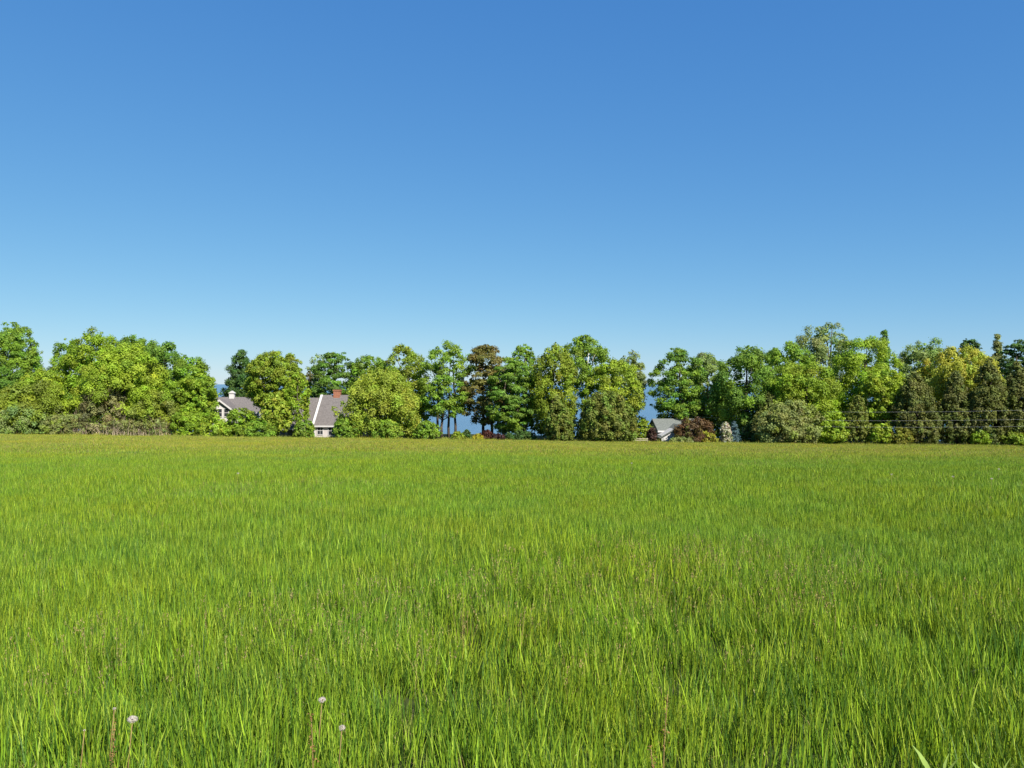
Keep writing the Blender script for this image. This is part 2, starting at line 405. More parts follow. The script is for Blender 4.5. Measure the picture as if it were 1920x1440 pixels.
TR = 'trees along the lake shore'
SH = 'shrubs along the far edge of the field'
trees = [
 # name, label, px, Y, top, bottom, width, shape, colour, extras
 # ---- wood at the left end
 ('maple_tree', 'tall dark green maple cut by the left edge of the picture', 22, 124, 608, 745, 98, 'egg', GREEN, dict(accent=FRESH, share=.3)),
 ('maple_tree', 'low deep green maple below the tall one at the left picture edge', -5, 119, 690, 790, 120, 'round', DEEP, {}),
 ('maple_tree', 'yellow-green maple standing lowest in the dip of the left wood', 80, 117, 690, 790, 86, 'round', BRIGHT, dict(accent=GREEN, share=.25)),
 ('maple_tree', 'green maple with a ragged shoulder on the left slope of the big wood', 130, 122, 636, 780, 84, 'egg', GREEN, dict(accent=BRIGHT, share=.3)),
 ('maple_tree', 'tallest maple of the left wood, with a small pointed tuft on top', 182, 120, 624, 790, 125, 'egg', FRESH, dict(lobes=.22)),
 ('maple_tree', 'broad bright yellow-green maple in front of the left wood', 232, 115, 648, 800, 175, 'dome', BRIGHT, dict(accent=FRESH, share=.25)),
 ('maple_tree', 'flat-topped green maple behind the broad bright maple', 262, 124, 631, 770, 110, 'round', GREEN, {}),
 ('maple_tree', 'dark green maple on the right shoulder of the left wood', 308, 121, 645, 790, 105, 'egg', DEEP, dict(accent=GREEN, share=.3)),
 ('maple_tree', 'green maple stepping down towards the house with the cupola', 352, 118, 672, 800, 100, 'egg', GREEN, dict(accent=FRESH, share=.4)),
 ('maple_tree', 'small green maple beside the cupola house, last of the left wood', 374, 114, 690, 800, 66, 'egg', FRESH, dict(accent=GREEN, share=.4)),
 # ---- around the houses
 ('spruce_tree', 'dark ragged evergreen behind the round tree between the houses', 458, 135, 655, 785, 72, 'cedar', (0.085, 0.165, 0.034), dict(lobes=.22, dens=1.1, accent=DARK, share=.4)),
 ('linden_tree', 'round-headed olive green tree between the two white houses', 516, 115, 659, 770, 112, 'round', OLIVE, dict(accent=FRESH, share=.4, lobes=.05, vary=.12, clump=0.065, dens=1.25)),
 ('young_tree', 'small lime green tree below the round-headed tree', 515, 109.5, 738, 812, 62, 'egg', LIME, dict(accent=FRESH, share=.35)),
 ('young_tree', 'small pale green tree leaning against the purple grey roof', 558, 111, 702, 795, 50, 'egg', FRESH, dict(accent=BRIGHT, share=.4, dens=.8)),
 ('bare_tree', 'small brownish thin tree in the gap beside the round-headed tree', 581, 128, 695, 745, 18, 'egg', RUSSET, dict(dens=.55, leaf=.2)),
 ('maple_tree', 'dark green layered tree rising behind the house chimney', 628, 125, 657, 775, 92, 'egg', DEEP, dict(accent=DARK, share=.3, flat=.5, clump=0.095)),
 ('ash_tree', 'thin pale tree on the outside of the dark chimney tree', 600, 130, 664, 760, 48, 'vase', PALE, dict(dens=.5, leaf=.2)),
 ('maple_tree', 'green tree peeping over the lime willow beside the chimney tree', 690, 124, 665, 770, 78, 'round', GREEN, dict(accent=PALE, share=.2)),
 ('willow_tree', 'big lime green domed tree beside the red brick chimney', 713, 110, 690, 815, 158, 'dome', LIME, dict(droop=.6, clump=0.068, lobes=.12, accent=OLIVE, share=.2, vary=.16, depth=10.0)),
 ('linden_tree', 'olive green tree between the lime dome and the open lake trees', 763, 119, 646, 800, 84, 'egg', OLIVE, dict(accent=GREEN, share=.45)),
 ('aspen_tree', 'tall airy tree with slender bare trunks against the blue lake', 836, 117, 637, 785, 92, 'egg', GREEN, dict(dens=.85, stems=4, spread=.42, clump=0.082, thick=.017, accent=FRESH, share=.35, flat=.7, limbs=12)),
 ('maple_tree', 'reddish brown leaved tree beside the airy lake trees', 912, 117, 642, 800, 98, 'egg', RUSSET, dict(stems=2, spread=.22, dens=1.0, flat=.6, thick=.02, accent=CEDAR, share=.3, clump=0.082, limbs=10)),
 ('maple_tree', 'small green round top between the russet tree and the olive poplar', 984, 126, 645, 740, 48, 'egg', GREEN, {}),
 ('maple_tree', 'deep green tree with shaded trunks in the middle of the tree line', 958, 113, 672, 810, 92, 'egg', DEEP, dict(accent=FRESH, share=.3, flat=.5, clump=0.082, stems=2, spread=.3)),
 ('poplar_tree', 'upright olive tree with a brushed crown in the middle of the line', 1036, 112, 651, 805, 92, 'egg', OLIVE, dict(flat=1.25, clump=0.068, lobes=.08, vary=.16, accent=FRESH, share=.3)),
 ('birch_tree', 'tall loose green tree on a pale slender trunk', 1100, 119, 629, 745, 88, 'round', GREEN, dict(dens=1.0, accent=FRESH, share=.45, bark='pale_bark', thick=.013, clump=0.088)),
 ('maple_tree', 'yellow-green tree filling the space behind the big rounded cedar', 1150, 114, 672, 810, 98, 'egg', BRIGHT, dict(accent=OLIVE, share=.4, clump=0.082)),
 ('ash_tree', 'grey green thin-topped tree beside the bright gap to the lake', 1178, 122, 657, 795, 58, 'egg', PALE, dict(dens=.95, accent=RUSSET, share=.2)),
 # ---- right of the gap
 ('maple_tree', 'layered dark tree with lake showing through, above the grey garage', 1275, 116, 650, 798, 96, 'egg', DEEP, dict(dens=1.05, flat=.62, clump=0.075, accent=FRESH, share=.35, limbs=10, thick=.02)),
 ('ash_tree', 'thin pale tree behind, between the layered tree and the dark maple', 1326, 122, 662, 795, 84, 'egg', PALE, dict(dens=.95, accent=GREEN, share=.4)),
 ('maple_tree', 'large dark maple with a rounded top over the blossom tree', 1398, 113, 643, 808, 128, 'egg', DEEP, dict(accent=FRESH, share=.35, clump=0.088)),
 ('maple_tree', 'mid green maple top behind the large dark maple', 1474, 119, 641, 790, 95, 'round', GREEN, dict(accent=FRESH, share=.3)),
 ('maple_tree', 'olive green maple in front, over the grey green bush', 1510, 110, 680, 818, 140, 'round', FRESH, dict(accent=OLIVE, share=.5, clump=0.082)),
 ('poplar_tree', 'tall pale grey green tree, highest top of the line', 1550, 126, 607, 770, 92, 'vase', PALE, dict(dens=.8, leaf=.19, accent=SAGE, share=.3, clump=0.082)),
 ('maple_tree', 'broad yellow-green maple beside the highest pale tree', 1627, 116, 626, 808, 126, 'egg', FRESH, dict(accent=BRIGHT, share=.45, clump=0.088)),
 ('spruce_tree', 'thin dark spire poking above the broad yellow-green maple', 1654, 127, 616, 730, 30, 'cone', DEEP, dict(mat='needle', leaf=.17, thick=.006, dens=1.3)),
 ('maple_tree', 'lime leaved branch-heavy maple low beside the dark cedars', 1655, 110, 690, 792, 72, 'round', BRIGHT, dict(accent=FRESH, share=.4)),
 ('ash_tree', 'pale green tree behind the golden willow', 1728, 120, 637, 800, 104, 'egg', PALE, dict(accent=GREEN, share=.5)),
 ('willow_tree', 'golden yellow willow above the dark cedars', 1797, 114, 650, 770, 142, 'round', GOLD, dict(droop=.7, clump=0.061, lobes=.10, vary=.08)),
 ('pine_tree', 'dark pine top behind the golden willow', 1818, 126, 634, 760, 52, 'egg', DARK, dict(mat='needle', flat=.5)),
 ('spruce_tree', 'thin grey spire rising over the dark pines at the end', 1870, 128, 626, 740, 28, 'cone', SAGE, dict(mat='needle', leaf=.17, thick=.005, dens=1.0)),
 ('pine_tree', 'dark green pine at the right edge behind the cedars', 1905, 122, 637, 780, 78, 'egg', DARK, dict(mat='needle', flat=.5, accent=DEEP, share=.4)),
 ('pine_tree', 'broad dark pine cut by the right edge of the picture', 1968, 120, 644, 790, 95, 'egg', DARK, dict(mat='needle', flat=.5)),
]
for k, (nm, lb, px, Y, tp, bt, w, shp, colr, ex) in enumerate(trees):
    plant(nm, lb, 'tree', TR, px, Y, tp, bt, w, shp, colr, 100 + k, **ex)

CE = dict(mat='needle', leaf=.2, clump=0.058, flat=1.2, lobes=.08, vary=.14, thin=.85)
cedars = [
 ('rounded olive cedar bush standing before the middle of the tree line', 1050, 106, 743, 824, 56, 'cedar', CEDAR),
 ('broad rounded cedar, largest bush of the middle tree line', 1139, 106, 733, 827, 116, 'dome', CEDAR),
 ('brownish cedar behind the grey green willow bush', 1440, 109, 733, 826, 70, 'cedar', BROWNC),
 ('narrow olive cedar between the grey bush and the yellow shrubs', 1607, 107, 742, 828, 52, 'cedar', CEDAR),
 ('dark cedar with a broad foot below the golden willow', 1718, 107, 700, 828, 92, 'cedar', BROWNC),
 ('slim dark cedar in the middle of the cedar row', 1792, 107.5, 698, 828, 68, 'cedar', BROWNC),
 ('tallest dark brown cedar of the row at the right', 1852, 106.5, 676, 829, 82, 'cedar', BROWNC),
 ('dark brown cedar cut by the right picture edge', 1915, 106, 680, 829, 78, 'cedar', BROWNC),
]
for k, (lb, px, Y, tp, bt, w, shp, colr) in enumerate(cedars):
    plant('cedar_tree', lb, 'tree', 'clipped cedars before the tree line', px, Y, tp, bt, w, shp, colr, 300 + k, accent=DEEP if k < 2 else CEDAR, share=.25, **CE)

BU = dict(trunk=False, leaf=.19, clump=0.102, lobes=.12)
shrubs = [
 # left end of the field edge
 ('olive green thicket at the left picture edge', 55, 113, 712, 815, 150, 'dome', OLIVE, dict(accent=CEDAR, share=.4)),
 ('light green bramble with pale leaves at the left picture edge', 35, 109.5, 762, 815, 110, 'dome', PALE, dict(accent=GREEN, share=.35)),
 ('pale green shrub in front of the left thicket', 112, 109, 778, 815, 60, 'dome', SAGE, dict(accent=BRIGHT, share=.3)),
 ('purplish brown leafless thicket under the broad bright maple', 195, 111.5, 728, 810, 92, 'dome', (0.215, 0.205, 0.080), dict(dens=.9, accent=SAGE, share=.35)),
 ('olive shrub beside the purplish thicket', 290, 111, 735, 812, 95, 'dome', OLIVE, dict(accent=SAGE, share=.35)),
 ('green shrub at the foot of the cupola house trees', 350, 110, 765, 816, 62, 'dome', FRESH, dict(accent=GREEN, share=.4)),
 ('round yellow-green bush before the cupola house', 398, 109, 780, 818, 66, 'dome', BRIGHT, dict(accent=GREEN, share=.35)),
 ('leafy green shrub covering the cupola house wall', 452, 110, 764, 818, 58, 'dome', FRESH, dict(accent=GREEN, share=.4)),
 ('dark green bush below the lime young tree', 492, 108.5, 785, 819, 62, 'dome', GREEN, dict(accent=FRESH, share=.3)),
 ('rounded green bush before the porch of the roofed house', 570, 109, 786, 819, 42, 'dome', GREEN, dict(accent=OLIVE, share=.3)),
 ('clipped green bush under the eaves of the brick chimney house', 651, 107.5, 784, 822, 52, 'dome', GREEN, dict(accent=FRESH, share=.3)),
 ('clipped green bush below the middle of the lime dome', 724, 107, 786, 824, 58, 'dome', GREEN, dict(accent=FRESH, share=.3)),
 ('clipped green bush beside the slender lake trunks', 803, 107, 789, 825, 52, 'dome', GREEN, dict(accent=FRESH, share=.35)),
 ('low olive bush at the foot of the slender lake trunks', 859, 107, 809, 826, 26, 'dome', OLIVE, {}),
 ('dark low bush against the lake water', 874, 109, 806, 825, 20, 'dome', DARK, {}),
 ('small bright yellow flowering bush against the lake', 896, 107, 814, 827, 22, 'dome', (0.42, 0.38, 0.03), {}),
 ('small dark red bush under the russet tree', 912, 108, 806, 826, 26, 'dome', (0.085, 0.03, 0.022), {}),
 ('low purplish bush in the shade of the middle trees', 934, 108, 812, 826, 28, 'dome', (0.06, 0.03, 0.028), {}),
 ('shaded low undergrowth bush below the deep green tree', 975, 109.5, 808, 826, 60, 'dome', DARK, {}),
 ('yellow-green shrub between the broad cedar and the garage', 1206, 107, 786, 828, 36, 'dome', OLIVE, dict(accent=BRIGHT, share=.3)),
 ('dark purple shrub touching the white garage wall', 1222, 106, 800, 829, 18, 'dome', (0.075, 0.04, 0.03), {}),
 ('spreading copper brown shrub before the grey garage', 1301, 106, 783, 828, 76, 'dome', (0.135, 0.080, 0.036), dict(accent=CEDAR, share=.15)),
 ('rounded yellow bush beside the copper brown shrub', 1324, 105, 808, 829, 40, 'dome', (0.30, 0.29, 0.03), dict(accent=OLIVE, share=.3)),
 ('low pale shrub at the feet of the copper brown shrub', 1283, 104.8, 819, 829, 52, 'dome', SAGE, {}),
 ('white blossoming little tree beside the blue spruce', 1362, 106, 791, 829, 22, 'egg', (0.50, 0.47, 0.35), dict(trunk=True, accent=GREEN, share=.15)),
 ('small blue grey spruce beside the white blossom', 1378, 107, 789, 829, 24, 'cone', (0.10, 0.17, 0.18), dict(trunk=True, mat='needle', leaf=.14, clump=.10)),
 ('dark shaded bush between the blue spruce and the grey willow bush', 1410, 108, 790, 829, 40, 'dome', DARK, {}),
 ('large grey green willow bush in the sun', 1477, 105.5, 750, 829, 130, 'dome', SAGE, dict(accent=OLIVE, share=.25, clump=0.075)),
 ('green shrub filling in beside the grey willow bush', 1560, 107, 770, 829, 60, 'dome', FRESH, dict(accent=BRIGHT, share=.3)),
 ('taller of the two bright yellow-green bushes by the cedars', 1650, 105.5, 793, 829, 44, 'dome', BRIGHT, dict(accent=LIME, share=.3)),
 ('lower bright yellow-green bush by the cedar foot', 1687, 105, 801, 829, 44, 'dome', (0.22, 0.23, 0.028), {}),
 ('small green bush at the foot of the cedar row', 1838, 105, 806, 830, 34, 'dome', FRESH, {}),
 ('low green bush at the right picture edge', 1898, 105, 808, 830, 60, 'dome', OLIVE, {}),
]
for k, (lb, px, Y, tp, bt, w, shp, colr, ex) in enumerate(shrubs):
    kw = dict(BU); kw.update(ex)
    nm = 'blossom_tree' if 'blossom' in lb and 'white' in lb else 'spruce_tree' if lb.startswith('small blue') else 'shrub'
    plant(nm, lb, 'tree' if kw['trunk'] else 'shrub', SH, px, Y, tp, bt + 3, w, shp, colr, 500 + k, **kw)

# shaded undergrowth filling the wood behind the front row
ru = np.random.default_rng(77); Vs, Qs, Ts, o = [], [], [], 0
for (p0, p1, tp) in ((-40, 372, 715), (660, 790, 745), (965, 1205, 735), (1300, 1345, 765), (1345, 1960, 725)):
    px = p0
    while px < p1:
        Y = ru.uniform(117, 127); x = at(px, Y); g = float(gz(x, Y)); H = zt(tp + ru.uniform(-12, 25), Y) - g; W = ru.uniform(3.4, 5.2)
        V, Q, tt, C, rc = leaf_cloud(ru, W, W, .05, H, 'dome', DEEP, .34, .6, .17, accent=FRESH, accent_share=.25)
        Vs.append(V + np.array([x, Y, g])); Qs.append(Q + o); Ts.append(tt); o += len(V); px += ru.uniform(24, 36)
tag(link(bpy.data.objects.new('undergrowth', np_mesh('undergrowth', np.concatenate(Vs), [np.concatenate(Qs)], M['leaf'], np.concatenate(Ts)))),
    'shaded green undergrowth between the trunks behind the front trees', 'undergrowth', kind='stuff')

# leafless tan brambles: arching twigs
def bramble(label, px, Y, top, wpx, colour, n, seed):
    rng = np.random.default_rng(seed)
    x = at(px, Y); g = float(gz(x, Y)); W = wpx / F * Y; H = zt(top, Y) - g
    root = tag(empty('bramble', (x, Y, g)), label, 'bramble', SH)
    b = np.stack([rng.uniform(-.5, .5, n) * W, rng.uniform(-.5, .5, n) * min(W, 3.0), np.zeros(n)], -1)
    env = np.sqrt(np.clip(1 - (b[:, 0] / (W / 2)) ** 2, 0.05, 1))
    az = rng.random(n) * 6.28; L = H * env * rng.uniform(0.45, 1.15, n); lean = rng.uniform(0.3, 1.3, n)
    d = np.stack([np.cos(az), np.sin(az), np.zeros(n)], -1)
    side = np.stack([-np.sin(az), np.cos(az), np.zeros(n)], -1) * rng.uniform(0.018, 0.04, n)[:, None]
    ts = np.array([0, .4, .75, 1.0]); V = []
    for t in ts:
        c = b + d * (lean * L * t * t)[:, None] + np.array([0, 0, 1]) * (L * (t - 0.18 * t * t * lean))[:, None]
        V += [c - side * (1 - .7 * t), c + side * (1 - .7 * t)]
    V = np.stack(V, 1).reshape(-1, 3); o = np.arange(n)[:, None] * 8
    Q = np.concatenate([o + np.array([2*j, 2*j+1, 2*j+3, 2*j+2]) for j in range(3)])
    tint = np.clip(np.array(colour) * (1 + .25 * rng.normal(size=(n, 1))), .02, .6)
    link(bpy.data.objects.new('twigs', np_mesh('twigs', V, [Q], M['twig'], np.tile(tint, (3, 1)))), root)
    root.children[0]['kind'] = 'stuff'
    lf = leaf_cloud(rng, W * .95, min(W, 3.0), 0.05, H * .8, 'dome', SAGE, .16, .8, .10)
    link(bpy.data.objects.new('foliage', np_mesh('foliage', lf[0], [lf[1]], M['leaf'], lf[2])), root)
TAN = (0.41, 0.33, 0.225)
bramble('grey brown leafless bramble under the left thicket', 140, 109.5, 764, 62, (0.33, 0.26, 0.18), 260, 61)
bramble('long tan leafless bramble at the foot of the broad bright maple', 232, 108.3, 778, 100, TAN, 480, 62)
bramble('tan leafless bramble tangle beside the long tan one', 292, 108.6, 774, 56, (0.40, 0.31, 0.21), 260, 63)

# ------------------------------------------------------------------ houses
def window(parent, x0, x1, z0, z1, y, mat='white', bars=1):
    f = MB(); t = 0.09
    f.box(x0-t, x0, y-.06, y+.05, z0-t, z1+t).box(x1, x1+t, y-.06, y+.05, z0-t, z1+t).box(x0, x1, y-.058, y+.05, z1, z1+t).box(x0, x1, y-.085, y+.05, z0-t, z0)
    w = f.build('window', M[mat], parent)
    MB().box(x0, x1, y-.02, y+.03, z0, z1).build('pane', M['glass'], w)
    zc = (z0 + z1) / 2
    MB().box(x0, x1, y-.05, y-.022, zc-.03, zc+.03).build('sash_bar', M[mat], w)
    for b in range(bars):
        xc = x0 + (x1 - x0) * (b + 1) / (bars + 1)
        MB().box(xc-.02, xc+.02, y-.045, y-.0225, z0, z1).build('glazing_bar', M[mat], w)
    return w

def gable_x(root, x0, x1, y0, y1, ze, zr, mats=('cream', 'shingle'), over=0.35, base=-0.3, rake=True):
    """block with its ridge along x: wall, two roof slopes, fascia boards and rake boards"""
    yc = (y0 + y1) / 2
    MB().prism([(y0, base), (y1, base), (y1, ze), (yc, zr - .12), (y0, ze)], 'x', x0, x1).build('wall', M[mats[0]], root)
    s = (zr - ze) / (yc - y0); yo0, yo1, zo = y0 - over, y1 + over, ze - s * over
    xa, xb = x0 - over * .7, x1 + over * .7
    MB().slab((xa, yo0, zo), (xb, yo0, zo), (xb, yc, zr), (xa, yc, zr), .14).build('roof', M[mats[1]], root)
    MB().slab((xb, yo1, zo), (xa, yo1, zo), (xa, yc - .003, zr), (xb, yc - .003, zr), .14).build('roof', M[mats[1]], root)
    MB().box(xa + .01, xb - .01, yo0 - .05, yo0 - .004, zo - .24, zo - .015).build('fascia', M['white'], root)
    if rake:
        for xx in (xa - .06, xb + .004):
            MB().prism([(yo0, zo - .26), (yc, zr - .26), (yo1, zo - .26), (yo1, zo + .05), (yc, zr + .05), (yo0, zo + .05)], 'x', xx, xx + .056).build('rake_board', M['white'], root)
    return zo

# house with the brick chimney
HY = 116.0
hx = at(586, HY); g = float(gz(hx, HY))
hb = tag(empty('house', (hx, HY, g), rad(-3)), 'white house with purple grey roof, white rake board and red brick chimney', 'house')
ze = zt(793, HY) - g; zr = zt(740.5, HY + 4.2) - g
gable_x(hb, 0.25, 8.2, 0.0, 8.4, ze, zr)
MB().box(0.3, 8.1, -.16, -.004, ze - .42, ze - .22).build('eave_shade_strip', M['dark'], hb)  # dark strip stands in for the shade in the gap under the eave
window(hb, 0.75, 1.5, .45, 1.5, 0.0); window(hb, 2.35, 3.15, .35, 1.55, 0.0); window(hb, 4.4, 5.2, .35, 1.55, 0.0)
MB().box(0.22, .4, -.03, .12, -.2, ze - .43).build('corner_board', M['white'], hb)
ch = MB().box(2.0, 2.95, 3.75, 4.65, zr - 1.2, zr + .62).build('chimney', M['brick'], hb)
MB().box(1.92, 3.03, 3.67, 4.73, zr + .62, zr + .78).build('cap', M['brick'], ch)
yc_ = 4.2; s_ = (zr - ze) / yc_
MB().slab((-.02, -.37, ze - s_ * .35 + .03), (.30, -.37, ze - s_ * .35 + .03), (.30, yc_, zr + .05), (-.02, yc_, zr + .05), .05).build('rake_trim', M['white'], hb)
# wing running behind the round-headed tree
gable_x(hb, -7.5, 0.02, 0.8, 8.0, ze - .1, zr - .42, rake=False)
MB().slab((-5.2, -1.7, ze - .75), (-.15, -1.7, ze - .75), (-.15, .78, ze - .05), (-5.2, .78, ze - .05), .10).build('porch_roof', M['shingle'], hb)
for xx in (-3.4, -1.45):
    MB().box(xx - .11, xx + .11, -1.5, -1.28, -.2, ze - .80).build('porch_post', M['white'], hb)
MB().box(-5.2, -.15, -1.75, -1.704, ze - .95, ze - .76).build('porch_fascia', M['white'], hb)

# house with the cupola
HY2 = 124.0
hx = at(418, HY2); g = float(gz(hx, HY2))
ha = tag(empty('house', (hx, HY2, g), rad(4)), 'white house with a gabled bay, grey roof and small white cupola', 'house')
ze = zt(772, HY2) - g; zr = zt(744.5, HY2 + 4) - g
gable_x(ha, -4.5, 5.2, .6, 7.6, ze + .1, zr, rake=False)
zg = zt(749.5, HY2 - 1.6) - g; zge = zt(765.5, HY2 - 1.6) - g
MB().prism([(-1.62, -.3), (1.62, -.3), (1.62, zge), (0, zg - .1), (-1.62, zge)], 'y', -1.6, .55).build('bay_wall', M['white'], ha)
for sx in (-1, 1):
    pts = [(sx * 1.95, -1.95, zge - .25), (sx * 1.95, 3.4, zge - .25), (0.002 * sx, 3.4, zg), (0.002 * sx, -1.95, zg)]
    if sx < 0: pts = pts[::-1]
    MB().slab(*pts, .12).build('bay_roof', M['shingle'], ha)
    MB().prism([(sx * 1.97, zge - .45), (sx * 1.97, zge - .16), (.003 * sx, zg + .06), (.003 * sx, zg - .24)], 'y', -2.02, -1.954).build('rake_board', M['white'], ha)
for c in (-.95, 0, .95):
    window(ha, c - .3, c + .3, zge - 1.25, zge - .12, -1.6, bars=0)
cu = MB().box(-.1, .65, 3.7, 4.45, zr - .35, zr + .6).build('cupola', M['white'], ha)
MB().prism([(-.22, zr + .6), (.77, zr + .6), (.275, zr + 1.0)], 'y', 3.58, 4.57).build('cupola_roof', M['white'], cu)

# grey garage behind the copper shrub
HY3 = 110.0
hx = at(1236, HY3); g = float(gz(hx, HY3))
hc = tag(empty('garage', (hx, HY3, g), rad(3)), 'low garage with grey green roof and white gable wall behind the copper shrub', 'garage')
ze = zt(806, HY3) - g; zr = zt(785, HY3 + 3.4) - g
gable_x(hc, .1, 6.4, .6, 6.6, ze + .05, zr, ('white', 'shingle_green'), rake=False)
MB().prism([(.25, ze - .45), (.25, ze - .2), (3.6, zr + .02), (3.6, zr - .22)], 'x', -.21, -.15).build('rake_board', M['dark'], hc)
ap = zt(797, HY3 - 2) - g; ev = zt(817, HY3 - 2) - g
MB().prism([(-.15, -.3), (5.2, -.3), (5.2, ev), (2.55, ap), (-.15, ev)], 'y', -2.0, .55).build('gable_wall', M['white'], hc)
for a, b in (((-.5, ev - .25), (2.55, ap + .03)), ((5.55, ev - .25), (2.552, ap + .03))):
    pts = [(a[0], -2.3, a[1]), (a[0], 2.2, a[1]), (b[0], 2.2, b[1]), (b[0], -2.3, b[1])]
    if a[0] < b[0]: pts = pts[::-1]
    MB().slab(*pts, .1).build('gable_roof', M['shingle_green'], hc)
window(hc, 3.3, 4.1, .35, 1.2, -2.0)

# low pale wooden rail between the broad cedar and the garage
FY = 104.6
fx = at(1186, FY); g = float(gz(fx, FY))
fe = tag(empty('fence', (fx, FY, g)), 'short pale wooden rail fence beside the broad cedar', 'fence')
for k in range(3):
    MB().box(k * .95 - .06, k * .95 + .06, -.06, .06, -.2, .62).build('post', M['fence'], fe)
for zz in (.28, .48):
    MB().box(-.1, 2.0, -.095, -.063, zz, zz + .11).build('rail', M['fence'], fe)

# ------------------------------------------------------------------ overhead wires in front of the cedars
def pole(label, x, y, h):
    g = float(gz(x, y))
    r = tag(empty('utility_pole', (x, y, g)), label, 'utility pole')
    MB().tube([(0, 0, -.4), (0, 0, h * .5), (0, 0, h)], [.15, .13, .1], 10).build('pole', M['pole'], r, True)
    MB().box(-.06, .06, -.55, .55, h - .45, h - .33).build('crossarm', M['pole'], r)
PX0, PX1 = at(1283, 115.5), at(2080, 90.0)
pole('wooden utility pole hidden in the foliage above the copper shrub', PX0, 115.5, zt(758, 115.5) - float(gz(PX0, 115.5)))
for (label, y0, y1, sag) in (('uppermost of the three thin overhead wires before the cedars', 765, 764, .55),
                             ('middle one of the three thin overhead wires before the cedars', 781, 782, .5),
                             ('lowest of the three thin overhead wires before the cedars', 793, 796, .45)):
    p0 = Vector((PX0, 115.4, zt(y0, 115.4))); p1 = Vector((PX1, 90.0, zt(y1, 90.0)))
    pts = [p0.lerp(p1, q) - Vector((0, 0, sag * 4 * q * (1 - q))) for q in np.linspace(0, 1, 25)]
    o = MB().tube(pts, [.006] * 25, 5).build('overhead_wire', M['wire'])
    tag(o, label, 'wire', 'overhead wires')

# ------------------------------------------------------------------ the meadow
def blades(rng, n, radius, h0, h1, w0, w1, segs, palette, curve=(0.02, 0.34), lean=0.11):
    """a tuft of n tapering, bending blades; each blade one tint"""
    r = radius * np.sqrt(rng.random(n)); a = rng.random(n) * 6.283
    b = np.stack([r * np.cos(a), r * np.sin(a), np.full(n, -0.03)], -1)
    az = rng.random(n) * 6.283; d = np.stack([np.cos(az), np.sin(az), np.zeros(n)], -1)
    tw = az + np.pi / 2 + rng.normal(0, .5, n); side = np.stack([np.cos(tw), np.sin(tw), np.zeros(n)], -1)
    h = rng.uniform(h0, h1, n) * (0.75 + 0.25 * rng.random(n)); w = rng.uniform(w0, w1, n)
    ln = rng.uniform(0, lean, n); cv = rng.uniform(*curve, n) ** 1.3
    V, ts = [], np.linspace(0, 1, segs + 1)
    for j, t in enumerate(ts):
        c = b + d * ((ln * t + cv * t ** 2.2) * h)[:, None] + np.array([0, 0, 1]) * (h * (t - 0.33 * cv * t ** 2.5))[:, None]
        if j < segs:
            ww = (w * (0.75 + 0.5 * t) * (1 - t ** 2.2))[:, None] * 0.5
            V += [c - side * ww, c + side * ww]
        else: V.append(c)
    V = np.stack(V, 1); m = V.shape[1]; V = V.reshape(-1, 3); o = np.arange(n)[:, None] * m
    Q = np.concatenate([o + np.array([2*j, 2*j+1, 2*j+3, 2*j+2]) for j in range(segs - 1)]) if segs > 1 else np.zeros((0, 4), int)
    T = o + np.array([2*segs-2, 2*segs-1, 2*segs])
    cols, pr = zip(*palette); pick = rng.choice(len(cols), n, p=np.array(pr) / sum(pr))
    tint = np.clip(np.array(cols)[pick] * (1 + .16 * rng.normal(size=(n, 1))), .01, .7)
    return V, Q, T, np.concatenate([np.tile(tint, (segs - 1, 1)), tint])

G1, G2, G3, G4 = (0.155, 0.272, 0.019), (0.230, 0.342, 0.022), (0.072, 0.150, 0.019), (0.305, 0.405, 0.048)
BASE = (0.12, 0.17, 0.03)
STRAW, BROWN = (0.50, 0.45, 0.20), (0.25, 0.21, 0.085)
PAL_MID = [(G1, 4), (G2, 3.5), (G3, 3.4), (G4, .9), (STRAW, .04), (BROWN, .15)]
PAL = [(G1, 4), (G2, 4), (G3, 3.4), (G4, 1.2), (STRAW, .08)]
PAL_FAR = [(G1, 4), (G2, 3), (G3, 2.8), (G4, 1), (STRAW, .2), (BROWN, .7)]

